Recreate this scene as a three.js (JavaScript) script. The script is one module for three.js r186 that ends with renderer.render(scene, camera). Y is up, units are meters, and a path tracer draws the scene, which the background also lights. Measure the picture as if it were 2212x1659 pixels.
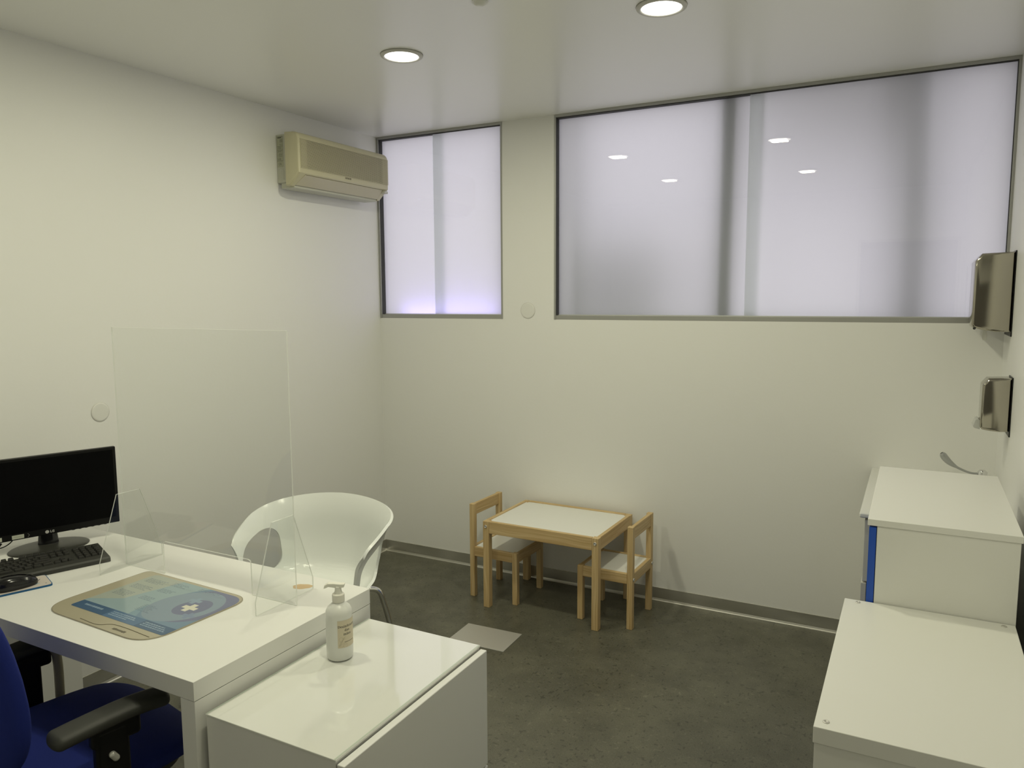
import * as THREE from 'three';
import { RoundedBoxGeometry } from 'three/addons/geometries/RoundedBoxGeometry.js';
import { mergeGeometries, mergeVertices, toCreasedNormals } from 'three/addons/utils/BufferGeometryUtils.js';
import { RectAreaLightUniformsLib } from 'three/addons/lights/RectAreaLightUniformsLib.js';
import { FontLoader } from 'three/addons/loaders/FontLoader.js';
import { TextGeometry } from 'three/addons/geometries/TextGeometry.js';
import { Brush, Evaluator, SUBTRACTION } from 'three-bvh-csg';

RectAreaLightUniformsLib.init();
// ---------------------------------------------------------------- camera, sky, exposure
const scene = new THREE.Scene();
const camera = new THREE.PerspectiveCamera(53.443, 2212 / 1659, 0.05, 100);
camera.position.set(2.865, 1.56, 3.7084);
camera.rotation.order = 'YXZ';
camera.rotation.set(-0.11226, 0.48814, -0.005317);
scene.add(camera);
// overcast daylight outside the frosted windows; the room itself is closed
scene.background = new THREE.Color().setRGB(0.96, 0.885, 1.0);
scene.backgroundIntensity = 1.18;
const renderer = new THREE.WebGLRenderer({ antialias: true });
renderer.toneMapping = THREE.LinearToneMapping;
renderer.toneMappingExposure = 1.0;
renderer.shadowMap.enabled = true;
const LAMP_POWER = 262, LAMP_COLOR = new THREE.Color().setRGB(1.0, 0.97, 0.72);

// ---------------------------------------------------------------- helpers
let seed = 7;
const rnd = () => { seed = (seed * 1664525 + 1013904223) >>> 0; return seed / 4294967296; };
const C = (r, g, b) => new THREE.Color().setRGB(r, g, b);
const used = {};
const numbered = (n) => { used[n] = (used[n] ?? -1) + 1; return used[n] ? `${n}_${String(used[n]).padStart(3, '0')}` : n; };
function mat(color, roughness, extra = {}) {
  return new THREE.MeshPhysicalMaterial({ color: color.isColor ? color : new THREE.Color(color), roughness, ...extra });
}
function mesh(name, geo, m, parent) {
  const o = new THREE.Mesh(geo, m); o.name = parent ? name : numbered(name);
  o.castShadow = o.receiveShadow = true;
  (parent ?? scene).add(o); return o;
}
function thing(name, label, category, pos = [0, 0, 0], ry = 0, group) {
  const o = new THREE.Group(); o.name = numbered(name); o.position.set(...pos); o.rotation.y = ry;
  o.userData = { label, category }; if (group) o.userData.group = group;
  scene.add(o); return o;
}
function struct(name) { const o = new THREE.Group(); o.name = name; o.userData = { kind: 'structure' }; scene.add(o); return o; }
function solid(name, geo, m) { const o = mesh(name, geo, m); o.name = name; o.userData = { kind: 'structure' }; return o; }
// box given by its min and max corners
const span = (a, b, r = 0) => {
  const w = b[0] - a[0], h = b[1] - a[1], d = b[2] - a[2];
  const g = r ? new RoundedBoxGeometry(w, h, d, 2, r) : new THREE.BoxGeometry(w, h, d);
  return g.translate((a[0] + b[0]) / 2, (a[1] + b[1]) / 2, (a[2] + b[2]) / 2);
};
const box = (w, h, d, x = 0, y = 0, z = 0, r = 0) => (r ? new RoundedBoxGeometry(w, h, d, 2, r) : new THREE.BoxGeometry(w, h, d)).translate(x, y, z);
// texture coordinates in metres, u along the longest side
function metreUV(g, du = 0, dv = 0) {
  g.computeBoundingBox(); const s = g.boundingBox.getSize(new THREE.Vector3()).toArray();
  const l = s.indexOf(Math.max(...s)), o = [0, 1, 2].filter((k) => k !== l), p = g.attributes.position, uv = new Float32Array(p.count * 2);
  for (let i = 0; i < p.count; i++) { const q = [p.getX(i), p.getY(i), p.getZ(i)]; uv[2 * i] = q[l] + du; uv[2 * i + 1] = q[o[0]] + q[o[1]] * 0.97 + dv; }
  g.setAttribute('uv', new THREE.BufferAttribute(uv, 2)); return g;
}
function floorUV(g) {
  const p = g.attributes.position, uv = new Float32Array(p.count * 2);
  for (let i = 0; i < p.count; i++) { uv[2 * i] = p.getX(i); uv[2 * i + 1] = p.getZ(i); }
  g.setAttribute('uv', new THREE.BufferAttribute(uv, 2)); return g;
}
const tube = (pts, r, seg = 40, rad = 10, closed = false) => new THREE.TubeGeometry(new THREE.CatmullRomCurve3(pts.map((p) => new THREE.Vector3(...p)), closed), seg, r, rad, closed);
const plain = (gs) => mergeGeometries(gs.map((g) => { const n = g.index ? g.toNonIndexed() : g; for (const k of Object.keys(n.attributes)) if (!['position', 'normal', 'uv'].includes(k)) n.deleteAttribute(k); return n; }));
function dataTexture(n, fn, srgb, repeat) {
  const d = new Uint8Array(n * n * 4);
  for (let y = 0; y < n; y++) for (let x = 0; x < n; x++) { const c = fn(x, y), i = (y * n + x) * 4; d[i] = c[0]; d[i + 1] = c[1]; d[i + 2] = c[2]; d[i + 3] = 255; }
  const t = new THREE.DataTexture(d, n, n); t.magFilter = THREE.LinearFilter; t.minFilter = THREE.LinearMipmapLinearFilter; t.generateMipmaps = true;
  t.wrapS = t.wrapT = THREE.RepeatWrapping; t.repeat.set(...repeat); if (srgb) t.colorSpace = THREE.SRGBColorSpace; t.needsUpdate = true; return t;
}
// tiling value noise: lattice of n cells over the unit square
function lattice(nx, ny = nx) {
  const v = new Float32Array(nx * ny); for (let i = 0; i < v.length; i++) v[i] = rnd();
  return (u, w) => {
    u = (u - Math.floor(u)) * nx; w = (w - Math.floor(w)) * ny; const i = Math.floor(u), j = Math.floor(w); let a = u - i, b = w - j; a = a * a * (3 - 2 * a); b = b * b * (3 - 2 * b);
    const at = (x, y) => v[(y % ny) * nx + (x % nx)];
    return (at(i, j) * (1 - a) + at(i + 1, j) * a) * (1 - b) + (at(i, j + 1) * (1 - a) + at(i + 1, j + 1) * a) * b;
  };
}
const clamp8 = (v) => Math.max(0, Math.min(255, v));
function canvasMap(w, h, draw) {
  const c = document.createElement('canvas'); c.width = w; c.height = h; draw(c.getContext('2d'), w, h);
  const t = new THREE.CanvasTexture(c); t.colorSpace = THREE.SRGBColorSpace; t.anisotropy = 8; return t;
}

// ---------------------------------------------------------------- materials
const n8 = lattice(8), n32 = lattice(32), n128 = lattice(128), n6 = lattice(6);
const floorMap = dataTexture(1024, (x, y) => {
  const u = x / 1024, v = y / 1024; let k = 1 + (n8(u, v) - 0.5) * 0.16 + (n32(u, v) - 0.5) * 0.10 + (rnd() - 0.5) * 0.30;
  const q = n128(u, v); if (q > 0.86) k *= 0.80; if (q < 0.10) k *= 1.14;
  return [clamp8(96 * k), clamp8(95 * k), clamp8(82 * k)];
}, true, [0.8, 0.8]);
const floorRough = dataTexture(512, (x, y) => { const k = 105 + (n8(x / 512, y / 512) - 0.5) * 50 + (n32(x / 512, y / 512) - 0.5) * 26; return [k, k, k]; }, false, [0.55, 0.55]);
const floorBump = dataTexture(512, () => { const k = 90 + rnd() * 120; return [k, k, k]; }, false, [1.6, 1.6]);
const grainA = lattice(4, 96), grainB = lattice(10, 256), grainC = lattice(3, 24);
const woodMap = dataTexture(1024, (x, y) => {
  const u = x / 1024, v = y / 1024, w = v + (n6(u, v) - 0.5) * 0.035;
  const k = 0.50 * grainA(u, w) + 0.28 * grainB(u, w) + 0.34 * grainC(u, w); const t = Math.min(1, Math.max(0, k - 0.08));
  return [clamp8(228 - 46 * t), clamp8(205 - 56 * t), clamp8(160 - 62 * t)];
}, true, [1.25, 2.2]);
const brushed = (() => { const n = lattice(6, 512); return dataTexture(512, (x, y) => { const k = 60 + 120 * n(x / 512, y / 512); return [k, k, k]; }, false, [0.8, 3]); })();
const steelRough = (() => { const a = lattice(9, 5), b = lattice(40, 60); return dataTexture(512, (x, y) => { const k = 66 + 70 * a(x / 512, y / 512) + 30 * b(x / 512, y / 512); return [k, k, k]; }, false, [0.9, 6]); })();
const weave = dataTexture(256, (x, y) => { const k = 120 + 60 * Math.sin(x * Math.PI / 4) * Math.sin(y * Math.PI / 4) + rnd() * 50; return [k, k, k]; }, false, [14, 14]);
const orangePeel = dataTexture(512, (x, y) => { const k = 128 + 90 * (n128(x / 512, y / 512) - 0.5) + 40 * (n32(x / 512, y / 512) - 0.5); return [k, k, k]; }, false, [1, 1]);

const M = {
  wall: mat(C(0.87, 0.87, 0.845), 0.42, { bumpMap: orangePeel, bumpScale: 0.0004, specularIntensity: 0.7 }),
  ceiling: mat(C(0.93, 0.93, 0.905), 0.27),
  floor: mat(0xffffff, 1.0, { map: floorMap, roughnessMap: floorRough, bumpMap: floorBump, bumpScale: 0.0003 }),
  steelBase: mat(C(0.66, 0.65, 0.60), 1.0, { metalness: 1, roughnessMap: steelRough, bumpMap: brushed, bumpScale: 0.0002 }),
  alu: mat(C(0.42, 0.42, 0.40), 0.42, { metalness: 0.75 }),
  aluLight: mat(C(0.55, 0.56, 0.54), 0.45, { metalness: 0.5 }),
  gasket: mat(C(0.05, 0.05, 0.05), 0.6),
  plateSteel: mat(C(0.62, 0.61, 0.57), 0.46, { metalness: 0.55 }),
  white: mat(C(0.82, 0.82, 0.79), 0.36),
  whiteSatin: mat(C(0.80, 0.80, 0.775), 0.30),
  whiteCab: mat(C(0.80, 0.80, 0.76), 0.40),
  greyFront: mat(C(0.62, 0.61, 0.57), 0.45),
  blueDoor: mat(C(0.012, 0.085, 0.50), 0.35),
  plasticWhite: mat(C(0.90, 0.925, 0.90), 0.20),
  discWhite: mat(C(0.80, 0.80, 0.76), 0.4),
  chrome: mat(C(0.80, 0.80, 0.80), 0.08, { metalness: 1 }),
  mirror: mat(C(0.44, 0.415, 0.35), 0.09, { metalness: 1 }),
  wood: mat(0xffffff, 0.50, { map: woodMap }),
  laminate: mat(C(0.86, 0.86, 0.82), 0.32),
  black: mat(C(0.008, 0.008, 0.008), 0.35, { specularIntensity: 0.35 }),
  blackGloss: mat(C(0.008, 0.008, 0.009), 0.10),
  blackSoft: mat(C(0.030, 0.031, 0.026), 0.55),
  screen: mat(C(0.003, 0.003, 0.0035), 0.45, { specularIntensity: 0.12 }),
  keyCap: mat(C(0.028, 0.028, 0.025), 0.42),
  blueCloth: mat(C(0.003, 0.016, 0.19), 0.85, { bumpMap: weave, bumpScale: 0.0006, sheen: 0.25, sheenColor: C(0.05, 0.12, 0.7), sheenRoughness: 0.5 }),
  beige: mat(C(0.60, 0.565, 0.385), 0.38),
  beigeSide: mat(C(0.56, 0.56, 0.47), 0.45),
  dark: mat(C(0.02, 0.018, 0.012), 0.7),
  acrylic: mat(C(0.985, 0.99, 0.985), 0.0, { transmission: 1, thickness: 0, ior: 1.34 }),
  acrylicEdge: mat(C(0.92, 0.94, 0.90), 0.5, { transmission: 0.35, thickness: 0 }),
  glass: mat(C(0.95, 0.97, 0.965), 0.0, { transmission: 1, thickness: 0, ior: 1.5 }),
  glassEdge: mat(C(0.70, 0.77, 0.68), 0.25, { transmission: 0.3, thickness: 0 }),
  film: mat(C(0.87, 0.87, 0.87), 1.0, { transmission: 0.85, thickness: 0, specularIntensity: 0.2 }),
  tan: mat(C(0.62, 0.44, 0.24), 0.6),
};

// ---------------------------------------------------------------- room shell
const RX = 3.18, RZ = 3.86, H = 2.5, T = 0.16, SILL = 1.445;
solid('floor', floorUV(span([-T, -0.12, -T], [RX + T, 0, RZ + T])), M.floor);
solid('ceiling', span([-T, H, -T], [RX + T, H + 0.12, RZ + T]), M.ceiling);
solid('wall_left', metreUV(span([-T, 0, 0], [0, H, RZ])), M.wall);
solid('wall_right', metreUV(span([RX, 0, 0], [RX + T, H, RZ])), M.wall);
solid('wall_back', plain([
  metreUV(span([-T, 0, -T], [RX + T, SILL, 0])), metreUV(span([0.842, SILL, -T], [1.152, H, 0])),
  metreUV(span([-T, SILL, -T], [0, H, 0])), metreUV(span([RX, SILL, -T], [RX + T, H, 0])),
]), M.wall);
solid('wall_rear', plain([
  metreUV(span([-T, 0, RZ], [2.36, H, RZ + T])), metreUV(span([2.36, 2.06, RZ], [RX + T, H, RZ + T])), metreUV(span([3.16, 0, RZ], [RX + T, 2.06, RZ + T])),
]), M.wall);
{
  const d = struct('door_1');
  mesh('leaf', span([2.38, 0.005, RZ + 0.06], [3.14, 2.04, RZ + 0.10]), mat(C(0.20, 0.19, 0.18), 0.5), d);
  mesh('frame', plain([span([2.36, 0, RZ - 0.004], [2.385, 2.06, RZ + T]), span([3.135, 0, RZ - 0.004], [3.16, 2.06, RZ + T]), span([2.36, 2.035, RZ - 0.004], [3.16, 2.06, RZ + T])]), M.greyFront, d);
  mesh('handle', tube([[2.45, 1.03, RZ + 0.06], [2.45, 1.03, RZ + 0.025], [2.47, 1.03, RZ + 0.02], [2.56, 1.03, RZ + 0.02]], 0.009), M.chrome, d);
}
// skirting: brushed steel strip with a small cove ledge at the floor
function skirting(name, len, pos, ry) {
  const s = new THREE.Shape([[0, 0], [0.011, 0], [0.0105, 0.003], [0.006, 0.006], [0.0035, 0.014], [0.003, 0.070], [0, 0.071]].map((p) => new THREE.Vector2(...p)));
  const g = metreUV(new THREE.ExtrudeGeometry(s, { depth: len, bevelEnabled: false, steps: 1 }));
  const o = solid(name, g, M.steelBase); o.position.set(...pos); o.rotation.y = ry; return o;
}
skirting('baseboard_back', RX, [RX, 0, 0], -Math.PI / 2);
skirting('baseboard_left', RZ, [0, 0, 0], 0);
skirting('baseboard_right', RZ, [RX, 0, RZ], Math.PI);

// ---------------------------------------------------------------- windows: two sliding frosted panes each
function slidingWindow(name, x0, x1, ov0, ov1, label) {
  const w = struct(name), y0 = SILL, y1 = H, fw = 0.010;
  const fr = [];
  fr.push(span([x0, y1 - 0.014, -0.055], [x1, y1, 0.004], 0.001), span([x0, y0, -0.055], [x1, y0 + 0.022, 0.000], 0.001));
  fr.push(span([x0, y0, -0.055], [x0 + fw, y1, 0.003], 0.001), span([x1 - fw, y0, -0.055], [x1, y1, 0.003], 0.001));
  mesh('frame', plain(fr), M.alu, w);
  mesh('gasket', plain([span([x0 + fw, y0 + 0.02, -0.05], [x0 + fw + 0.002, y1 - 0.014, -0.004]), span([x1 - fw - 0.003, y0 + 0.02, -0.05], [x1 - fw, y1 - 0.014, -0.004]), span([x0 + fw, y1 - 0.018, -0.05], [x1 - fw, y1 - 0.013, -0.004])]), M.gasket, w);
  const pane = (a, b, z) => {
    const g = mesh('pane', span([a, y0 + 0.022, z - 0.004], [b, y1 - 0.016, z]), M.glass, w);
    mesh('frosted_film', new THREE.PlaneGeometry(b - a, y1 - y0 - 0.038).translate((a + b) / 2, (y0 + y1) / 2 + 0.003, z - 0.0046), M.film, g);
    mesh('rail', span([a, y0 + 0.002, z - 0.006], [b, y0 + 0.026, z + 0.004], 0.001), M.aluLight, g);
  };
  pane(x0 + fw + 0.003, ov1, -0.030);
  pane(ov0, x1 - fw - 0.003, -0.010);
  return w;
}
slidingWindow('window_1', 0.004, 0.842, 0.388, 0.456);
slidingWindow('window_2', 1.152, RX, 2.136, 2.194);

// uprights of the outside grating that shade the frosted panes
const posts = [
  ['window_post', 'dark blurred upright behind the frosted glass, just left of the pane overlap', [2.036, -0.082], 0.070, 0.05],
  ['window_post', 'broad grey blurred upright behind the right-hand frosted pane', [2.836, -0.120], 0.112, 0.06],
  ['window_post', 'faint thin upright behind the frosted glass at the left end of the large window', [1.252, -0.145], 0.05, 0.04],
];
for (const [n, label, [x, z], w, d] of posts) {
  const o = mesh(n, box(w, H - SILL, d, 0, (H - SILL) / 2, 0, 0.006), mat(C(0.10, 0.105, 0.11), 0.6));
  o.position.set(x, SILL, z); o.userData = { label, category: 'post', group: 'uprights outside the large window' };
}
solid('ground_outside', span([-3, -0.12, -6], [RX + 3, 0, -T - 0.001]), mat(C(0.62, 0.60, 0.58), 0.9));
{
  const o = mesh('outdoor_bin', box(0.46, 1.86, 0.34, 0, 0.93, 0, 0.02), mat(C(0.34, 0.34, 0.36), 0.7));
  o.position.set(1.53, 0, -0.46); o.userData = { label: 'grey shape blurred low behind the left frosted pane of the large window', category: 'bin' };
  const a = thing('awning', 'grey shade blurred high behind the right frosted pane of the large window', 'awning', [2.56, 2.62, -T]);
  mesh('canopy', box(0.74, 0.03, 0.30, 0, 0.02, -0.16, 0.005), mat(C(0.36, 0.36, 0.37), 0.8), a);
  mesh('valance', box(0.74, 0.42, 0.012, 0, -0.18, -0.30, 0.003), mat(C(0.36, 0.36, 0.37), 0.8), a);
}
{
  const t = thing('light_tube', 'violet light tube glowing low behind the small frosted window', 'light', [0.47, SILL + 0.012, -0.115]);
  mesh('tube', new THREE.CylinderGeometry(0.010, 0.010, 0.66, 16).rotateZ(Math.PI / 2), mat(C(0.6, 0.55, 0.9), 0.4, { emissive: C(0.45, 0.35, 1.0), emissiveIntensity: 5 }), t);
  for (const e of [-1, 1]) mesh('end_cap', box(0.02, 0.024, 0.024, e * 0.335, 0, 0, 0.003), M.greyFront, t);
  const l = new THREE.RectAreaLight(C(0.5, 0.38, 1.0), 5, 0.64, 0.018); l.position.set(0.47, SILL + 0.014, -0.102); l.lookAt(0.47, SILL + 0.05, 0.3); scene.add(l);
}

// ---------------------------------------------------------------- ceiling fittings
const lampGlow = mat(C(0.9, 0.9, 0.86), 0.5, { emissive: C(1.0, 0.97, 0.86), emissiveIntensity: 6 });
function downlight(x, z, label) {
  const t = thing('downlight', label, 'ceiling light', [x, H, z], 0, 'round recessed ceiling lights');
  const ring = new THREE.LatheGeometry([[0.064, -0.001], [0.066, -0.008], [0.072, -0.010], [0.081, -0.006], [0.083, 0], [0.064, 0.0]].map((p) => new THREE.Vector2(...p)), 48);
  mesh('trim_ring', ring, M.greyFront, t);
  mesh('diffuser_light', new THREE.CylinderGeometry(0.065, 0.065, 0.004, 40).translate(0, -0.004, 0), lampGlow, t);
  const l = new THREE.RectAreaLight(LAMP_COLOR, LAMP_POWER, 0.092, 0.092); l.position.set(x, H - 0.0115, z); l.lookAt(x, 0, z); scene.add(l);
}
downlight(1.045, 1.18, 'round lit ceiling downlight nearest the small window and air conditioner');
downlight(2.080, 1.18, 'round lit ceiling downlight before the large window, cut by the top of the photo');
downlight(1.050, 2.36, 'round ceiling downlight over the desk, seen only mirrored in the left frosted pane');
downlight(2.080, 2.48, 'round ceiling downlight behind, seen only mirrored in the right frosted pane');
{
  const t = thing('ceiling_sensor', 'small white round sensor on the ceiling between the two downlights', 'sensor', [1.587, H, 1.505]);
  mesh('base', new THREE.CylinderGeometry(0.026, 0.027, 0.006, 32).translate(0, -0.003, 0), M.discWhite, t);
  mesh('dome', new THREE.LatheGeometry([[0, -0.016], [0.010, -0.0155], [0.017, -0.012], [0.020, -0.006]].map((p) => new THREE.Vector2(...p)).reverse(), 28), M.discWhite, t);
}
function coverPlate(label, pos, r, turn) {
  const t = thing('cover_plate', label, 'cover plate', pos); t.rotation.set(turn[0], turn[1], turn[2]);
  mesh('disc', new THREE.LatheGeometry([[0, 0.004], [r * 0.82, 0.004], [r * 0.93, 0.0032], [r, 0.0015], [r, 0]].map((p) => new THREE.Vector2(...p)).reverse(), 48), M.discWhite, t);
  mesh('rim', new THREE.TorusGeometry(r * 0.985, 0.0014, 8, 48).rotateX(Math.PI / 2).translate(0, 0.001, 0), M.greyFront, t);
}
coverPlate('round white blank cover plate on the left wall above the monitor', [0, 1.117, 1.818], 0.038, [0, 0, -Math.PI / 2]);
coverPlate('round white blank cover plate on the wall between the two windows', [0.996, 1.492, 0], 0.043, [Math.PI / 2, 0, 0]);

// ---------------------------------------------------------------- air conditioner
const font = await new FontLoader().loadAsync('fonts/droid/droid_sans_bold.typeface.json');
{
  const t = thing('air_conditioner', 'beige wall-mounted split air conditioner overlapping the small window', 'air conditioner', [0, 2.12, 0]);
  const FX = 0.172, Z0 = 0.118, Z1 = 0.832;
  const back = mesh('back_body', span([0, 0.016, 0.14], [0.10, 0.252, 0.806], 0.006), M.beigeSide, t);
  const lab = canvasMap(256, 640, (g, w, h) => {
    g.fillStyle = '#b4b59d'; g.fillRect(0, 0, w, h); g.strokeStyle = '#4c4c3c'; g.lineWidth = 5;
    g.fillStyle = '#33342a'; g.fillRect(40, 24, 150, 18);
    for (const [y, n, x0, x1] of [[70, 5, 130, 235], [170, 2, 120, 230], [225, 4, 30, 190], [300, 3, 30, 200], [360, 6, 60, 210], [455, 4, 30, 160]]) for (let k = 0; k < n; k++) { g.globalAlpha = 0.5 + rnd() * 0.4; for (let x = x0; x < x1; x += 12 + rnd() * 14) g.fillRect(x, y + k * 13, 8 + rnd() * 8, 6); }
    g.globalAlpha = 1; g.strokeRect(12, 12, w - 24, 500); g.beginPath(); g.moveTo(12, 210); g.lineTo(w - 12, 210); g.moveTo(12, 290); g.lineTo(w - 12, 290); g.stroke();
    g.strokeStyle = '#26271f'; g.lineWidth = 9; // conformity mark
    g.beginPath(); g.arc(96, 575, 28, Math.PI * 0.6, Math.PI * 1.4); g.stroke(); g.beginPath(); g.arc(164, 575, 28, Math.PI * 0.6, Math.PI * 1.4); g.moveTo(138, 575); g.lineTo(158, 575); g.stroke();
  });
  mesh('rating_label', new THREE.PlaneGeometry(0.040, 0.150).translate(0.027, 0.168, 0.8066), mat(0xffffff, 0.5, { map: lab }), back);
  mesh('knockout', plain([tube([[0.012, 0.028, 0.8065], [0.012, 0.078, 0.8065], [0.016, 0.084, 0.8065], [0.036, 0.084, 0.8065], [0.046, 0.076, 0.8065], [0.047, 0.030, 0.8065]], 0.0010, 50, 6)]), M.beigeSide, back);
  // casing: profile in depth and height, run along the wall
  const P0 = [0.104, 0.004], P1 = [FX - 0.012, 0.056], SL = Math.hypot(P1[0] - P0[0], P1[1] - P0[1]), nrm = [(P1[1] - P0[1]) / SL, -(P1[0] - P0[0]) / SL], slope = Math.atan2(P1[1] - P0[1], P1[0] - P0[0]);
  const onSlope = (k, off) => [P0[0] + (P1[0] - P0[0]) * k + nrm[0] * (0.012 + off), P0[1] + (P1[1] - P0[1]) * k + nrm[1] * (0.012 + off) + 0.004];
  const s = new THREE.Shape(); s.moveTo(0.088, 0.004); s.lineTo(...P0); s.lineTo(...P1); s.lineTo(FX - 0.012, 0.212); s.quadraticCurveTo(FX - 0.014, 0.236, FX - 0.05, 0.238); s.lineTo(0.088, 0.240); s.closePath();
  const cg = new THREE.ExtrudeGeometry(s, { depth: Z1 - Z0 - 0.028, bevelEnabled: true, bevelThickness: 0.014, bevelSize: 0.012, bevelSegments: 5, curveSegments: 8 }).translate(0, 0.004, Z0 + 0.014);
  // grille opening and louver recess are cut into the casing
  const g0 = 0.080, g1 = 0.216, fx = FX + 0.0002;
  const frame = new THREE.Matrix4().makeBasis(new THREE.Vector3(Math.cos(slope), Math.sin(slope), 0), new THREE.Vector3(0, 0, 1), new THREE.Vector3(nrm[0], nrm[1], 0)).setPosition(...onSlope(0, 0), 0);
  const wedge = (u0, u1, grow, z0, z1) => new THREE.ExtrudeGeometry(new THREE.Shape([[u0 * SL, 0.150 - grow], [u1 * SL, 0.168 - grow], [u1 * SL, 0.782 + grow], [u0 * SL, 0.800 + grow]].reverse().map((p) => new THREE.Vector2(...p))), { depth: z1 - z0, bevelEnabled: false }).translate(0, 0, z0).applyMatrix4(frame);
  const ev = new Evaluator(); ev.useGroups = false; ev.attributes = ['position', 'normal'];
  const brush = (g) => { const b = new Brush(g.index ? g.toNonIndexed() : g); b.updateMatrixWorld(); return b; };
  let cut = ev.evaluate(brush(toCreasedNormals(cg, 0.6)), brush(span([FX - 0.026, g0 + 0.001, Z0 + 0.055], [FX + 0.02, g1 - 0.001, Z1 - 0.058])), SUBTRACTION);
  cut = ev.evaluate(brush(cut.geometry), brush(wedge(-0.09, 0.965, 0.0028, -0.022, 0.02)), SUBTRACTION);
  const casing = mesh('casing', cut.geometry, M.beige, t);
  mesh('top_cover', span([0.0, 0.232, 0.15], [0.12, 0.2535, 0.80], 0.004), M.beigeSide, t);
  // intake grille: thin horizontal slats across the opening
  const slats = [], NS = 27; for (let k = 0; k <= NS; k++) { const y = g0 + (g1 - g0) * k / NS; slats.push(span([fx - 0.003, y - 0.0014, Z0 + 0.006], [fx + 0.0032, y + 0.0014, Z1 - 0.012])); }
  const sl = mesh('grille_slats', plain(slats), M.beige, t); sl.userData.kind = 'stuff';
  // outlet louver on the sloping underside
  mesh('louver', wedge(0.04, 0.925, 0, -0.004, 0.0005), mat(C(0.58, 0.54, 0.385), 0.30), t);
  mesh('drip_lip', span([0.02, -0.012, 0.15], [0.108, 0.018, 0.80], 0.006), M.beigeSide, t);
  const tg = new TextGeometry('HITACHI', { font, size: 0.0085, depth: 0.0006, curveSegments: 3 }); tg.computeBoundingBox(); tg.translate(-tg.boundingBox.max.x / 2, 0, 0);
  const lo = mesh('maker_lettering', tg, mat(C(0.12, 0.11, 0.07), 0.5), t); lo.position.set(FX + 0.0002, 0.0665, 0.468); lo.rotation.y = Math.PI / 2;
  mesh('indicator_panel', span([0.150, 0.030, 0.128], [0.1735, 0.044, 0.158], 0.002), M.greyFront, t);
}

// ---------------------------------------------------------------- washbasin counter, tall and low cabinets along the right wall
{
  const t = thing('washbasin_counter', 'white counter with grey drawer fronts in the back corner, behind the tall cabinet', 'counter', [2.715, 0, 0.02]);
  const b = (a, c, r) => span([a[0] - 2.715, a[1], a[2] - 0.02], [c[0] - 2.715, c[1], c[2] - 0.02], r);
  mesh('counter_top', b([2.715, 0.782, 0.002], [RX - 0.001, 0.80, 0.815], 0.006), M.whiteCab, t);
  mesh('carcass', b([2.752, 0.10, 0.02], [RX - 0.02, 0.78, 0.80]), M.whiteCab, t);
  mesh('plinth', b([2.79, 0.0, 0.04], [RX - 0.03, 0.099, 0.80]), M.greyFront, t);
  mesh('drawer', b([2.733, 0.548, 0.025], [2.751, 0.774, 0.800], 0.002), M.greyFront, t);
  mesh('drawer', b([2.729, 0.105, 0.025], [2.747, 0.542, 0.800], 0.002), M.greyFront, t);
  const f = thing('tap', 'grey lever tap rising behind the tall white cabinet', 'tap', [3.125, 0.80, 0.15]);
  mesh('tap_body', new THREE.LatheGeometry([[0, 0], [0.026, 0], [0.026, 0.006], [0.019, 0.010], [0.018, 0.052], [0.010, 0.06], [0, 0.061]].map((p) => new THREE.Vector2(...p)), 24), M.chrome, f);
  mesh('spout', tube([[0, 0.03, 0], [-0.02, 0.035, 0.04], [-0.035, 0.033, 0.08], [-0.038, 0.020, 0.092]], 0.009, 24), M.chrome, f);
  // long paddle-ended lever
  const path = [[0.005, 0.047, 0], [-0.035, 0.043, 0], [-0.075, 0.055, 0], [-0.112, 0.076, 0], [-0.132, 0.095, 0], [-0.147, 0.117, 0]];
  const lev = new THREE.TubeGeometry(new THREE.CatmullRomCurve3(path.map((p) => new THREE.Vector3(...p))), 40, 1, 12);
  { const p = lev.attributes.position, cv = new THREE.CatmullRomCurve3(path.map((q) => new THREE.Vector3(...q)));
    for (let i = 0; i <= 40; i++) { const u = i / 40, c = cv.getPointAt(u), r = u < 0.55 ? 0.0035 + 0.003 * u : 0.0051 + 0.0085 * Math.sin(Math.min(1, (u - 0.55) / 0.33) * Math.PI / 2) * (u > 0.9 ? Math.sqrt(Math.max(0.02, 1 - ((u - 0.9) / 0.1) ** 2)) : 1); for (let j = 0; j <= 12; j++) { const k = i * 13 + j; p.setXYZ(k, c.x + (p.getX(k) - c.x) * r, c.y + (p.getY(k) - c.y) * r, c.z + (p.getZ(k) - c.z) * r * 1.25); } }
    lev.computeVertexNormals(); }
  mesh('lever', lev, mat(C(0.45, 0.46, 0.46), 0.3, { metalness: 0.6 }), f);
}
function screwHead(parent, x, y, z) {
  mesh('screw', new THREE.LatheGeometry([[0, 0.0002], [0.0028, 0.0002], [0.0031, 0.0022], [0.0058, 0.0018], [0.0066, 0.0004], [0.0066, -0.001]].map((p) => new THREE.Vector2(...p)).reverse(), 24).translate(x, y, z), M.plateSteel, parent);
}
{
  const t = thing('tall_cabinet', 'tall white cabinet with a blue door, against the right wall', 'cabinet', [2.797, 0, 1.19]);
  const b = (a, c, r) => span([a[0] - 2.797, a[1], a[2] - 1.19], [c[0] - 2.797, c[1], c[2] - 1.19], r);
  mesh('top', b([2.774, 0.9605, 0.838], [3.118, 0.978, 1.544], 0.0015), M.whiteCab, t);
  mesh('body', b([2.797, 0, 0.84], [3.114, 0.960, 1.541], 0.001), M.whiteCab, t);
  mesh('door', b([2.778, 0.03, 0.843], [2.7955, 0.956, 1.540], 0.0015), M.blueDoor, t);
}
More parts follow.
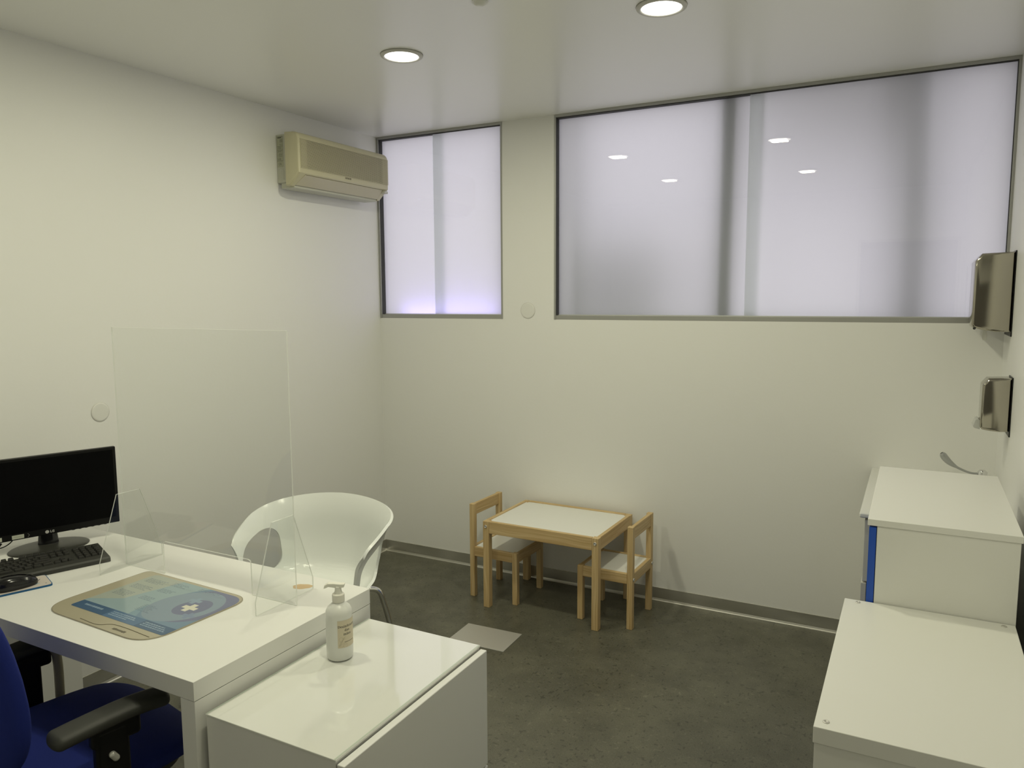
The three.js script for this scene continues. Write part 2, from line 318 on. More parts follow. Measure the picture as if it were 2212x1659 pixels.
{
  const t = thing('low_cabinet', 'low white cabinet with screws in its top, nearest the camera on the right', 'cabinet', [2.73, 0, 1.9]);
  const b = (a, c, r) => span([a[0] - 2.73, a[1], a[2] - 1.9], [c[0] - 2.73, c[1], c[2] - 1.9], r);
  mesh('top', b([2.727, 0.720, 1.5445], [3.113, 0.753, 2.242], 0.0015), M.whiteCab, t);
  mesh('body', b([2.7295, 0, 1.547], [3.111, 0.7195, 2.2395], 0.001), M.whiteCab, t);
  for (const [x, z] of [[2.760, 1.562], [3.088, 1.562], [2.747, 2.216], [3.088, 2.216]]) screwHead(t, x - 2.73, 0.753, z - 1.9);
}
// ---------------------------------------------------------------- steel dispensers on the right wall
function steelCase(depth, h, w, r, cut) { // profile in depth (x, away from the wall) and height, run along the wall with a rounded edge
  const s = new THREE.Shape(); s.moveTo(0, 0.018); s.quadraticCurveTo(-depth * 0.45, 0.012, -depth + 0.006, h * 0.10); s.lineTo(-depth, h * 0.14); s.lineTo(-depth, h - cut * 1.5); s.lineTo(-depth + cut, h - 0.004); s.lineTo(0, h); s.closePath();
  return toCreasedNormals(new THREE.ExtrudeGeometry(s, { depth: w - 2 * r, bevelEnabled: true, bevelThickness: r, bevelSize: r * 0.8, bevelOffset: -r * 0.8, bevelSegments: 5, curveSegments: 12 }).translate(0, 0, r), 0.5);
}
{
  const t = thing('paper_towel_dispenser', 'large polished steel paper towel dispenser on the right wall by the window', 'dispenser', [RX - 0.004, 1.405, 0.05]);
  mesh('case', steelCase(0.128, 0.318, 0.235, 0.010, 0.022), M.mirror, t);
  mesh('back_plate', span([0, 0.0, -0.002], [0.0035, 0.322, 0.240]), M.black, t);
  mesh('lock', new THREE.CylinderGeometry(0.005, 0.005, 0.004, 16).rotateX(Math.PI / 2).translate(-0.118, 0.03, 0.2345), M.blackSoft, t);
  const tw = new THREE.PlaneGeometry(0.05, 0.05, 8, 8); { const p = tw.attributes.position; for (let i = 0; i < p.count; i++) { const v = (p.getY(i) + 0.025) / 0.05, u = p.getX(i); p.setX(i, u * (0.25 + 0.75 * (1 - Math.abs(v - 0.35)))); p.setZ(i, 0.006 * Math.sin(u * 150) * (1 - v)); } tw.computeVertexNormals(); }
  mesh('paper_towel', tw.scale(0.5, 0.9, 1).rotateY(0.5).translate(-0.078, 0.004, 0.16), mat(C(0.85, 0.85, 0.80), 0.9, { transmission: 0.3, thickness: 0 }), t);
}
{
  const t = thing('soap_dispenser', 'small polished steel soap dispenser with clear push lever, below the larger dispenser', 'dispenser', [RX - 0.004, 1.048, 0.335]);
  mesh('case', steelCase(0.090, 0.212, 0.115, 0.009, 0.018), M.mirror, t);
  mesh('back_plate', span([0, 0.0, -0.002], [0.0035, 0.216, 0.119]), M.black, t);
  const s = new THREE.Shape([[0, 0], [-0.016, 0.004], [-0.020, 0.010], [-0.012, 0.034], [-0.006, 0.036], [0, 0.03]].map((p) => new THREE.Vector2(...p)));
  mesh('push_lever', new THREE.ExtrudeGeometry(s, { depth: 0.07, bevelEnabled: true, bevelSize: 0.0015, bevelThickness: 0.0015, bevelSegments: 2 }).translate(-0.090, 0.020, 0.022), mat(C(0.75, 0.76, 0.74), 0.15, { transmission: 0.5, thickness: 0 }), t);
}

// ---------------------------------------------------------------- floor plate
{
  const o = mesh('floor_plate', box(0.285, 0.003, 0.196, 0, 0.0015, 0, 0.0008), M.plateSteel);
  o.position.set(1.166, 0, 0.787); o.rotation.y = 0.035; o.userData = { label: 'rectangular steel access plate set in the dark floor', category: 'floor plate' };
}

// ---------------------------------------------------------------- children's table and chairs
let plankNo = 0;
const plank = (w, h, d, x, y, z, r = 0.0025) => { plankNo++; return metreUV(new RoundedBoxGeometry(w, h, d, 2, r), plankNo * 0.137, plankNo * 0.211).translate(x, y, z); };
const bolt = (parent, x, y, z, ry) => {
  mesh('bolt', new THREE.LatheGeometry([[0, 0.0003], [0.0046, 0.0003], [0.0049, 0.0046], [0.0072, 0.0038], [0.0080, 0]].map((p) => new THREE.Vector2(...p)).reverse(), 20).rotateX(Math.PI / 2).rotateY(ry).translate(x, y, z), M.plateSteel, parent);
};
{
  const W = 0.624, D = 0.462, Ht = 0.450, L = 0.034, t = thing('children_table', 'low wooden children’s table with a white top, against the back wall', 'table', [1.297, 0, 0.257], -0.012);
  for (const sx of [-1, 1]) for (const sz of [-1, 1]) {
    const leg = mesh('leg', plank(L, Ht - 0.002, L, sx * (W / 2 - L / 2), (Ht - 0.002) / 2, sz * (D / 2 - L / 2)), M.wood, t);
    bolt(leg, sx * (W / 2 - L / 2), Ht - 0.028, sz * (D / 2 + 0.0002), sz > 0 ? 0 : Math.PI);
  }
  for (const s of [-1, 1]) {
    mesh('apron', plank(W - 2 * L - 0.001, 0.062, 0.019, 0, Ht - 0.032, s * (D / 2 - 0.0105)), M.wood, t);
    mesh('apron', plank(0.019, 0.062, D - 2 * L - 0.001, s * (W / 2 - 0.0105), Ht - 0.032, 0), M.wood, t);
  }
  mesh('table_top', span([-W / 2 + 0.0205, Ht - 0.016, -D / 2 + 0.0205], [W / 2 - 0.0205, Ht - 0.006, D / 2 - 0.0205], 0.001), M.laminate, t);
}
function kidsChair(label, pos, ry) { // back towards local -x, seat opens to +x
  const W = 0.282, Z = 0.292, L = 0.028, S = 0.272, Hb = 0.497, t = thing('children_chair', label, 'chair', pos, ry, 'small wooden chairs at the children’s table');
  for (const sz of [-1, 1]) {
    mesh('back_leg', plank(L, Hb, L, -W / 2 + L / 2, Hb / 2, sz * (Z / 2 - L / 2)), M.wood, t);
    mesh('front_leg', plank(L, S, L, W / 2 - L / 2, S / 2, sz * (Z / 2 - L / 2)), M.wood, t);
    const r = mesh('side_rail', plank(W - 2 * L - 0.001, 0.050, 0.018, 0, S - 0.027, sz * (Z / 2 - 0.010)), M.wood, t);
    bolt(t, -W / 2 - 0.0002, S - 0.030, sz * (Z / 2 - L / 2), -Math.PI / 2);
  }
  mesh('seat_rail', plank(0.018, 0.050, Z - 2 * L - 0.001, W / 2 - 0.010, S - 0.027, 0), M.wood, t);
  mesh('seat_rail', plank(0.018, 0.050, Z - 2 * L - 0.001, -W / 2 + 0.010, S - 0.027, 0), M.wood, t);
  mesh('back_rail', plank(0.018, 0.060, Z - 2 * L - 0.001, -W / 2 + 0.012, Hb - 0.032, 0), M.wood, t);
  mesh('seat', span([-W / 2 + 0.020, S - 0.014, -Z / 2 + 0.020], [W / 2 - 0.020, S - 0.006, Z / 2 - 0.020], 0.001), M.laminate, t);
  return t;
}
kidsChair('small wooden children’s chair with white seat, left of the low table', [0.992, 0, 0.247], -0.03);
kidsChair('small wooden children’s chair with white seat, right end of the low table', [1.606, 0, 0.258], Math.PI - 0.02);

// ---------------------------------------------------------------- desk and drawer unit
const DY = 0.73, DZ0 = 2.03, DZ1 = 2.64, DX0 = 0.012, DX1 = 1.506;
{
  const t = thing('desk', 'white desk with thick top and panel legs carrying the monitor', 'desk', [DX0, 0, DZ0]);
  const b = (a, c, r) => span([a[0] - DX0, a[1], a[2] - DZ0], [c[0] - DX0, c[1], c[2] - DZ0], r);
  const top = mesh('desk_top', b([DX0, DY - 0.045, DZ0], [DX1, DY, DZ1], 0.0012), M.white, t);
  mesh('panel_leg', b([DX1 - 0.046, 0, DZ0], [DX1 - 0.0005, DY - 0.0465, DZ1 - 0.001], 0.0012), M.white, t);
  mesh('panel_leg', b([DX0 + 0.0005, 0, DZ0 - 0.03], [DX0 + 0.046, DY - 0.0465, DZ1 - 0.001], 0.0012), M.white, t);
  const st = new THREE.Shape(); for (let k = 0; k < 40; k++) { const a = k / 40 * Math.PI * 2, r = 1 + 0.06 * Math.sin(3 * a + 1) + 0.04 * Math.sin(7 * a); const x = 0.029 * r * Math.cos(a), y = 0.019 * r * Math.sin(a); k ? st.lineTo(x, y) : st.moveTo(x, y); }
  const wp = mesh('worn_patch', new THREE.ExtrudeGeometry(st, { depth: 0.0002, bevelEnabled: false }).rotateX(-Math.PI / 2).rotateY(0.5).translate(1.322 - DX0, DY, 2.108 - DZ0), M.tan, top); wp.userData.label = 'tan spot where the white finish is worn away';
}
{
  const X0 = 1.517, X1 = 1.888, Z0 = 2.054, Z1 = 2.622, Y = 0.646, t = thing('drawer_unit', 'white drawer unit with a glossy glass top, pushed against the desk', 'drawer unit', [X0, 0, Z0]);
  const b = (a, c, r) => span([a[0] - X0, a[1], a[2] - Z0], [c[0] - X0, c[1], c[2] - Z0], r);
  mesh('carcass', b([X0 + 0.001, 0, Z0 + 0.002], [X1 - 0.002, Y - 0.0004, Z1 - 0.002], 0.001), M.whiteSatin, t);
  const top = mesh('glass_top', b([X0, Y, Z0], [X1, Y + 0.006, Z1], 0.0015), mat(C(0.80, 0.81, 0.77), 0.04, { clearcoat: 1, clearcoatRoughness: 0.02 }), t);
for (const a of [X0 + 0.0012, X1 - 0.005]) mesh('glass_rim', b([a, Y + 0.0058, Z0 + 0.0012], [a + 0.0038, Y + 0.0064, Z1 - 0.0012]), M.glassEdge, top);
  for (const [y0, y1] of [[0.02, 0.322], [0.327, Y - 0.003]]) mesh('drawer_front', b([X1 + 0.0015, y0, Z0 + 0.001], [X1 + 0.0205, y1, Z1 - 0.001], 0.0022), M.whiteSatin, t);
}

// ---------------------------------------------------------------- acrylic screen on the desk
{
  const z = 2.22, t = thing('acrylic_screen', 'clear acrylic sneeze screen with two feet, standing on the desk', 'screen', [1.05, DY, z]);
  const x0 = 0.692 - 1.05, x1 = 1.408 - 1.05, s0 = 0.872 - 1.05, s1 = 1.240 - 1.05, sh = 0.102, r = 0.012, h = 0.748;
  const s = new THREE.Shape(); s.moveTo(x0, 0.001); s.lineTo(s0, 0.001); s.lineTo(s0, sh - r); s.quadraticCurveTo(s0, sh, s0 + r, sh); s.lineTo(s1 - r, sh); s.quadraticCurveTo(s1, sh, s1, sh - r); s.lineTo(s1, 0.001); s.lineTo(x1, 0.001); s.lineTo(x1, h); s.lineTo(x0, h); s.closePath();
  mesh('sheet', new THREE.ExtrudeGeometry(s, { depth: 0.004, bevelEnabled: false, curveSegments: 6 }).translate(0, 0, -0.002), [M.acrylic, M.acrylicEdge], t);
  for (const fx of [0.712, 1.361]) {
    const f = new THREE.Shape([[-0.108, 0.0005], [0.108, 0.0005], [0.108, 0.036], [0.040, 0.236], [-0.040, 0.236], [-0.108, 0.036]].map((p) => new THREE.Vector2(...p)));
    mesh('foot', new THREE.ExtrudeGeometry(f, { depth: 0.004, bevelEnabled: false }).translate(0, 0, -0.002).rotateY(Math.PI / 2).translate(fx - 1.05, 0, -0.006), [M.acrylic, M.acrylicEdge], t);
  }
}

// ---------------------------------------------------------------- desk mat with printed sheet
{
  const w = 0.452, d = 0.325, cx = 1.030, cz = 2.3995, t = thing('desk_mat', 'beige desk mat with a blue printed sheet showing a white cross', 'desk mat', [cx, DY, cz], -0.035);
  const outline = (w, d, [nl, nr, fr, fl]) => { const s = new THREE.Shape(), a = w / 2, b = d / 2; s.moveTo(-a + nl, -b); s.lineTo(a - nr, -b); s.quadraticCurveTo(a, -b, a, -b + nr); s.lineTo(a, b - fr); s.quadraticCurveTo(a, b, a - fr, b); s.lineTo(-a + fl, b); s.quadraticCurveTo(-a, b, -a, b - fl); s.lineTo(-a, -b + nl); s.quadraticCurveTo(-a, -b, -a + nl, -b); return s; }, radii = [0.085, 0.085, 0.06, 0.022];
  mesh('mat', new THREE.ExtrudeGeometry(outline(w, d, radii), { depth: 0.0016, bevelEnabled: true, bevelSize: 0.0008, bevelThickness: 0.0004, bevelSegments: 2, bevelOffset: -0.0008, curveSegments: 14 }).rotateX(-Math.PI / 2).translate(0, 0.0004, 0), mat(C(0.43, 0.39, 0.28), 0.35, { clearcoat: 0.6, clearcoatRoughness: 0.12 }), t);
  mesh('edge_line', new THREE.TubeGeometry(new THREE.CatmullRomCurve3(outline(w - 0.002, d - 0.002, radii).getSpacedPoints(180).slice(0, -1).map((p) => new THREE.Vector3(p.x, 0.0018, -p.y)), true), 260, 0.0009, 6, true), mat(C(0.14, 0.12, 0.08), 0.4), t);
  const print = canvasMap(1024, 768, (g, W, H) => {
    const px = (u) => u * W, py = (v) => v * H;
    g.fillStyle = '#8fa5ac'; g.fillRect(0, 0, W, H);
    g.fillStyle = '#a3aba2'; g.beginPath(); g.moveTo(0, 0); g.lineTo(px(0.33), 0); g.lineTo(px(0.22), py(0.62)); g.lineTo(0, py(0.8)); g.fill();
    g.fillStyle = '#7896a8'; g.beginPath(); g.ellipse(px(1.0), py(0.70), px(0.52), py(0.62), 0, 0, 7); g.fill();
    g.fillStyle = '#6b87a0'; g.beginPath(); g.ellipse(px(0.86), py(0.42), px(0.36), py(0.60), 0.25, 0, 7); g.fill();
    g.fillStyle = '#6a7090'; g.beginPath(); g.ellipse(px(0.80), py(0.36), px(0.25), py(0.44), 0.25, 0, 7); g.fill();
    g.fillStyle = '#7f92a4'; g.beginPath(); g.ellipse(px(0.72), py(0.44), px(0.24), py(0.40), 0.25, 0, 7); g.fill();
    g.fillStyle = '#69708f'; g.beginPath(); g.ellipse(px(0.785), py(0.42), px(0.115), py(0.20), 0.2, 0, 7); g.fill();
    const cross = (x, y, s, c) => { g.fillStyle = c; g.fillRect(px(x - s * 1.5), py(y) - px(s * 0.52), px(s * 3), px(s * 1.04)); g.fillRect(px(x - s * 0.52), py(y) - px(s * 1.5), px(s * 1.04), px(s * 3)); };
    cross(0.71, 0.29, 0.036, '#8399ae'); cross(0.88, 0.58, 0.034, '#7789a6'); cross(0.775, 0.44, 0.043, '#d8d6c4');
    // lines of fine print too small to read
    g.fillStyle = '#4c6273';
    const block = (u, v, n, len) => { for (let k = 0; k < n; k++) { let x = px(u); const e = px(u + len * (0.7 + 0.3 * rnd())); while (x < e) { const l = 8 + rnd() * 26; g.globalAlpha = 0.55 + rnd() * 0.3; g.fillRect(x, py(v) + k * 17, l, 6); x += l + 6; } } g.globalAlpha = 1; };
    block(0.04, 0.10, 5, 0.20); block(0.04, 0.28, 5, 0.20); block(0.04, 0.46, 6, 0.17); block(0.29, 0.06, 4, 0.16); block(0.30, 0.24, 4, 0.16); block(0.30, 0.46, 4, 0.13); block(0.46, 0.60, 7, 0.14); block(0.56, 0.04, 3, 0.24);
    g.fillStyle = '#38597c'; g.fillRect(0, py(0.845), W, H); g.fillStyle = '#4a6c90'; g.fillRect(px(0.36), py(0.845), px(0.34), H);
    g.fillStyle = '#a9bccb'; for (const [u, v, l, hh] of [[0.08, 0.89, 0.20, 22], [0.38, 0.875, 0.22, 12], [0.38, 0.905, 0.24, 12], [0.38, 0.935, 0.18, 12], [0.72, 0.875, 0.20, 12], [0.72, 0.905, 0.22, 12], [0.72, 0.935, 0.24, 12]]) { let x = px(u); const e = px(u + l); while (x < e) { const k = 7 + rnd() * 16; g.globalAlpha = 0.75; g.fillRect(x, py(v), k, hh); x += k + 5; } } g.globalAlpha = 1;
  });
  const sw = 0.396, sd = 0.262;
  const cut = new THREE.ShapeGeometry(outline(sw, sd, [0.01, 0.01, 0.055, 0.02]), 10); { const p = cut.attributes.position, uv = cut.attributes.uv; for (let i = 0; i < p.count; i++) uv.setXY(i, p.getX(i) / sw + 0.5, p.getY(i) / sd + 0.5); }
  mesh('printed_sheet', cut.rotateX(-Math.PI / 2).translate(0.024, 0.0027, -0.020), mat(0xffffff, 0.5, { map: print, clearcoat: 0.7, clearcoatRoughness: 0.1 }), t);
  mesh('flap_seam', tube([[-0.06, 0.0026, 0.150], [0.02, 0.0026, 0.150], [0.048, 0.0026, 0.132], [0.09, 0.0026, 0.128], [0.200, 0.0026, 0.132]], 0.0009, 40, 6), mat(C(0.16, 0.14, 0.09), 0.5), t);
  const marks = []; for (let k = 0; k < 9; k++) marks.push(box(0.004, 0.0004, 0.006 + 0.003 * rnd(), 0.075 + k * 0.0058, 0.0026, 0.145));
  mesh('maker_print', plain(marks), mat(C(0.13, 0.12, 0.09), 0.5), t);
}

// ---------------------------------------------------------------- monitor, keyboard, mouse, mouse mat, cables
const MA = 1.222, ux = Math.cos(MA), uz = -Math.sin(MA), nx = Math.sin(MA), nz = Math.cos(MA); // user faces -n; u is the user's right
{
  const t = thing('monitor', 'black flat computer monitor on an oval stand on the desk', 'monitor', [0.306, DY, 2.232], MA);
  const W = 0.442, y0 = 0.046, y1 = 0.318;
  mesh('stand_base', new THREE.LatheGeometry([[0, 0.013], [0.05, 0.012], [0.09, 0.008], [0.105, 0.0045], [0.108, 0.002], [0.107, 0]].map((p) => new THREE.Vector2(...p)).reverse(), 56).scale(1.12, 1, 0.86), mat(C(0.035, 0.036, 0.030), 0.33), t);
  const nk = new THREE.CylinderGeometry(0.022, 0.032, 0.095, 24, 8).scale(1, 1, 0.55).translate(0, 0.055, -0.012);
  mesh('stand_neck', nk, M.blackGloss, t);
  const body = mesh('body', plain([box(W, y1 - y0, 0.018, 0, (y0 + y1) / 2, -0.004, 0.003), box(W * 0.72, 0.17, 0.03, 0, 0.19, -0.022, 0.01)]), M.black, t);
  mesh('screen', span([-W / 2 + 0.010, y0 + 0.022, 0.0045], [W / 2 - 0.010, y1 - 0.010, 0.0056]), M.screen, t);
  // small buttons under the lower edge
  for (let k = 0; k < 6; k++) mesh('button', new THREE.SphereGeometry(0.0055, 12, 8).scale(1.2, 0.45, 0.8).translate(0.075 + k * 0.020, y0 + 0.0005, -0.001), M.black, t);
  const lg = new TextGeometry('LG', { font, size: 0.0078, depth: 0.0005, curveSegments: 3 });
  const logo = mesh('maker_logo', lg.translate(0.004, y0 + 0.006, 0.0052), mat(C(0.55, 0.55, 0.53), 0.4), t);
  mesh('logo_disc', new THREE.CylinderGeometry(0.0056, 0.0056, 0.0006, 24).rotateX(Math.PI / 2).translate(-0.0045, y0 + 0.010, 0.0055), mat(C(0.55, 0.55, 0.53), 0.4), logo);
  for (const sx of [-0.088, -0.150]) { const st = mesh('sticker', span([sx - 0.017, y0 + 0.004, 0.0050], [sx + 0.017, y0 + 0.017, 0.0056]), mat(C(0.55, 0.57, 0.48), 0.6), t); mesh('sticker_print', plain([span([sx - 0.014, y0 + 0.0115, 0.0056], [sx + 0.013, y0 + 0.0122, 0.0058]), span([sx - 0.014, y0 + 0.0085, 0.0056], [sx + 0.010, y0 + 0.0091, 0.0058])]), mat(C(0.25, 0.26, 0.22), 0.6), st); }
  mesh('chevron_mark', plain([box(0.0075, 0.0012, 0.0005).rotateZ(-0.9).translate(-0.058, y0 + 0.0135, 0.0053), box(0.0075, 0.0012, 0.0005).rotateZ(0.9).translate(-0.058, y0 + 0.0078, 0.0053)]), mat(C(0.22, 0.22, 0.2), 0.5), t);
}
{
  const t = thing('keyboard', 'black computer keyboard below the monitor', 'keyboard', [0.624 - 0.225 * ux - 0.076 * nx, DY, 2.227 - 0.225 * uz - 0.076 * nz], MA);
  const s = new THREE.Shape([[-0.076, 0.001], [0.076, 0.001], [0.076, 0.012], [0.070, 0.0165], [-0.070, 0.026], [-0.076, 0.023]].map((p) => new THREE.Vector2(...p))); // x = towards the user
  mesh('case', new THREE.ExtrudeGeometry(s, { depth: 0.446, bevelEnabled: true, bevelSize: 0.001, bevelThickness: 0.002, bevelSegments: 2, bevelOffset: -0.001 }).translate(0, 0, -0.223).rotateY(-Math.PI / 2), M.blackSoft, t);
  const keyG = {}; const key = (x, row, w, dz = 0) => { // rows 0 (front) to 5 (function keys)
    const z = 0.034 - row * 0.019 - (row === 5 ? 0.006 : 0), g = keyG[w] ??= (() => { const b = new RoundedBoxGeometry(w - 0.003, 0.009, 0.0158, 1, 0.0018), p = b.attributes.position; for (let i = 0; i < p.count; i++) if (p.getY(i) > 0) p.setX(i, p.getX(i) * (1 - 0.003 / w)), p.setZ(i, p.getZ(i) * 0.86); b.computeVertexNormals(); return b; })();
    const k = mesh('key', g, M.keyCap, t); k.position.set(x, 0.0215 + (0.034 - z) * 0.068, z + dz); k.rotation.x = 0.068;
  };
  const left = -0.212;
  const rows = [[1.3, 1.3, 1.3, 5.6, 1.3, 1.3, 1.3, 1.6], [2.3, 1, 1, 1, 1, 1, 1, 1, 1, 1, 1, 2.7], [1.8, 1, 1, 1, 1, 1, 1, 1, 1, 1, 1, 1, 2.2], [1.5, 1, 1, 1, 1, 1, 1, 1, 1, 1, 1, 1, 1, 1.5], [1, 1, 1, 1, 1, 1, 1, 1, 1, 1, 1, 1, 1, 2]];
  rows.forEach((r, j) => { let x = left; for (const u of r) { key(x + u * 0.019 / 2, j, u * 0.019); x += u * 0.019; } });
  for (const x of [0, 2, 3, 4, 5, 6.5, 7.5, 8.5, 9.5, 11, 12, 13, 14]) key(left + (x + 0.5) * 0.019, 5, 0.019);
  for (let c = 0; c < 3; c++) { const x = 0.0835 + c * 0.019; for (const r of [5, 4, 3, 0]) key(x, r, 0.019); if (c === 1) key(x, 1, 0.019); }
  for (let c = 0; c < 4; c++) { const x = 0.1495 + c * 0.019; for (const r of [4, 3, 2, 1, 0]) key(x, r, 0.019); }
}
{
  const t = thing('mouse_mat', 'pale pink patterned mouse mat with a blue edge on the desk', 'mouse mat', [0.664 - 0.115 * ux - 0.052 * nx, DY, 2.436 - 0.115 * uz - 0.052 * nz], MA);
  const rr = (w, d, r) => { const s = new THREE.Shape(), a = w / 2, b = d / 2; s.moveTo(-a + r, -b); s.lineTo(a - r, -b); s.quadraticCurveTo(a, -b, a, -b + r); s.lineTo(a, b - r); s.quadraticCurveTo(a, b, a - r, b); s.lineTo(-a + r, b); s.quadraticCurveTo(-a, b, -a, b - r); s.lineTo(-a, -b + r); s.quadraticCurveTo(-a, -b, -a + r, -b); return s; };
  mesh('foam_edge', new THREE.ExtrudeGeometry(rr(0.23, 0.104, 0.012), { depth: 0.005, bevelEnabled: false }).rotateX(-Math.PI / 2), mat(C(0.01, 0.10, 0.25), 0.7), t);
  const map = canvasMap(512, 256, (g, w, h) => { g.fillStyle = '#c9c0b8'; g.fillRect(0, 0, w, h); for (const [x, y, a, b, c] of [[330, 150, 90, 26, '#a9b6c6'], [210, 190, 80, 24, '#b9bda6'], [90, 140, 100, 40, '#c9a9b0'], [300, 70, 60, 20, '#b3a4c0'], [400, 190, 60, 14, '#a8bcc2']]) { g.fillStyle = c; g.beginPath(); g.ellipse(x, y, a, b, -0.3, 0, 7); g.fill(); } g.strokeStyle = '#3c3850'; g.lineWidth = 6; g.beginPath(); g.moveTo(440, 150); g.quadraticCurveTo(450, 110, 470, 80); g.stroke(); g.fillStyle = '#453f52'; g.beginPath(); g.arc(485, 205, 5, 0, 7); g.fill(); });
  const top = new THREE.ShapeGeometry(rr(0.226, 0.100, 0.011), 6), p = top.attributes.position, uv = top.attributes.uv; for (let i = 0; i < p.count; i++) uv.setXY(i, p.getX(i) / 0.226 + 0.5, p.getY(i) / 0.1 + 0.5);
  mesh('printed_top', top.rotateX(-Math.PI / 2).translate(0, 0.0053, 0), mat(0xffffff, 0.6, { map }), t);
  const m = thing('mouse', 'black glossy computer mouse lying on the mouse mat', 'mouse', [0.606 - 0.052 * ux + 0.006 * nx, DY + 0.0054, 2.452 - 0.052 * uz + 0.006 * nz], MA + 0.12);
  const g = new THREE.SphereGeometry(1, 40, 24); { const q = g.attributes.position; for (let i = 0; i < q.count; i++) { let [x, y, z] = [q.getX(i), q.getY(i), q.getZ(i)]; const sg = (v, e) => Math.sign(v) * Math.abs(v) ** e; y = y < 0 ? Math.max(y, -0.25) : sg(y, 0.9); q.setXYZ(i, sg(x, 0.82) * 0.057, (y + 0.25) / 1.25 * 0.037 * (1 - 0.22 * x), sg(z, 0.8) * 0.031); } g.computeVertexNormals(); }
  mesh('shell', g, mat(C(0.006, 0.006, 0.007), 0.16), m);
  mesh('scroll_wheel', new THREE.TorusGeometry(0.008, 0.003, 8, 20).translate(0.034, 0.0215, 0), M.blackSoft, m);
}
{
  const at = (a, n, y) => [0.306 + a * ux + n * nx, DY + y, 2.232 + a * uz + n * nz];
  const c1 = mesh('cable', tube([at(-0.135, 0.004, 0.044), at(-0.150, 0.010, 0.030), at(-0.18, 0.02, 0.012), at(-0.22, 0.03, 0.004), at(-0.30, 0.03, 0.0035)], 0.0032, 40, 8), M.black); c1.userData = { label: 'thick black cable hanging from the underside of the monitor', category: 'cable' };
  const c2 = mesh('cable', tube([at(-0.095, -0.030, 0.044), at(-0.105, -0.026, 0.034), at(-0.13, -0.008, 0.027), at(-0.17, -0.006, 0.026), at(-0.21, 0.0, 0.014), at(-0.26, 0.0, 0.003), at(-0.33, -0.01, 0.0025)], 0.0018, 50, 8), M.black); c2.userData = { label: 'thin black cable drooping behind the monitor stickers', category: 'cable' };
  const c3 = mesh('cable', tube([at(-0.02, 0.138, 0.010), at(-0.05, 0.125, 0.004), at(-0.10, 0.115, 0.0024), at(-0.18, 0.11, 0.0024), at(-0.30, 0.10, 0.0024)], 0.0022, 50, 8), M.black); c3.userData = { label: 'black keyboard cable lying along the back of the keyboard', category: 'cable' };
}

// ---------------------------------------------------------------- hand sanitiser bottle
{
  const Y = 0.6525, t = thing('pump_bottle', 'white pump bottle of hand sanitiser on the glass-topped drawer unit', 'bottle', [1.604, Y, 2.276]);
  const v = (a) => a.map((p) => new THREE.Vector2(...p));
  mesh('bottle', new THREE.LatheGeometry(v([[0, 0.002], [0.026, 0.0], [0.031, 0.003], [0.033, 0.008], [0.0335, 0.02], [0.0335, 0.118], [0.0325, 0.126], [0.028, 0.135], [0.020, 0.142], [0.0145, 0.146], [0.0135, 0.152]]), 56), mat(C(0.87, 0.88, 0.84), 0.32, { transmission: 0.10, thickness: 0 }), t);
  mesh('collar', new THREE.LatheGeometry(v([[0.0135, 0.148], [0.0152, 0.148], [0.0156, 0.150], [0.0156, 0.166], [0.0148, 0.168], [0.008, 0.170], [0.006, 0.170]]), 40), mat(C(0.82, 0.80, 0.72), 0.35), t);
  const head = mesh('pump_head', new THREE.LatheGeometry(v([[0.0105, 0.169], [0.0100, 0.172], [0.0085, 0.176], [0.0080, 0.184], [0.0085, 0.188], [0, 0.189]]), 32), mat(C(0.84, 0.83, 0.75), 0.3), t);
  const noz = new THREE.Shape([[0.014, 0.187], [0.016, 0.1935], [0.006, 0.1930], [-0.010, 0.1945], [-0.024, 0.1945], [-0.032, 0.190], [-0.034, 0.184], [-0.030, 0.1855], [-0.024, 0.1885], [-0.010, 0.1865], [0, 0.1845]].map((p) => new THREE.Vector2(...p)));
  mesh('nozzle', new THREE.ExtrudeGeometry(noz, { depth: 0.010, bevelEnabled: true, bevelSize: 0.0015, bevelThickness: 0.002, bevelSegments: 3 }).translate(0, 0, -0.005).rotateY(0.49), mat(C(0.84, 0.83, 0.75), 0.3), head);
  const map = canvasMap(512, 640, (g, w, h) => {
    g.fillStyle = '#d6ccb4'; g.fillRect(0, 0, w, h);
    g.strokeStyle = '#aea489'; g.lineWidth = 3; for (let k = 0; k < 9; k++) { g.beginPath(); g.arc(70 + rnd() * 130, 420 + rnd() * 190, 20 + rnd() * 34, 0, 7); g.stroke(); } for (let k = 0; k < 5; k++) { g.beginPath(); g.moveTo(20 + k * 10, 600); g.quadraticCurveTo(60 + k * 20, 500 - k * 20, 140 + k * 12, 430 - k * 14); g.stroke(); }
    g.fillStyle = '#1c1a14'; g.textAlign = 'center'; g.font = 'bold 76px serif'; g.fillText('Desinfetante', 252, 170); g.fillText('das', 230, 258); g.fillText('mãos', 236, 350);
    g.fillStyle = '#5c5646'; let x = 160; while (x < 440) { const l = 8 + rnd() * 12; g.fillRect(x, 500 + rnd() * 4, l, 15); x += l + 5; }
  });
  const a0 = 0.58, da = 1.62, lg = new THREE.CylinderGeometry(0.0338, 0.0338, 0.071, 40, 1, true, a0, da).translate(0, 0.0735, 0);
  mesh('label', lg, mat(0xffffff, 0.55, { map, side: THREE.DoubleSide }), t);
}

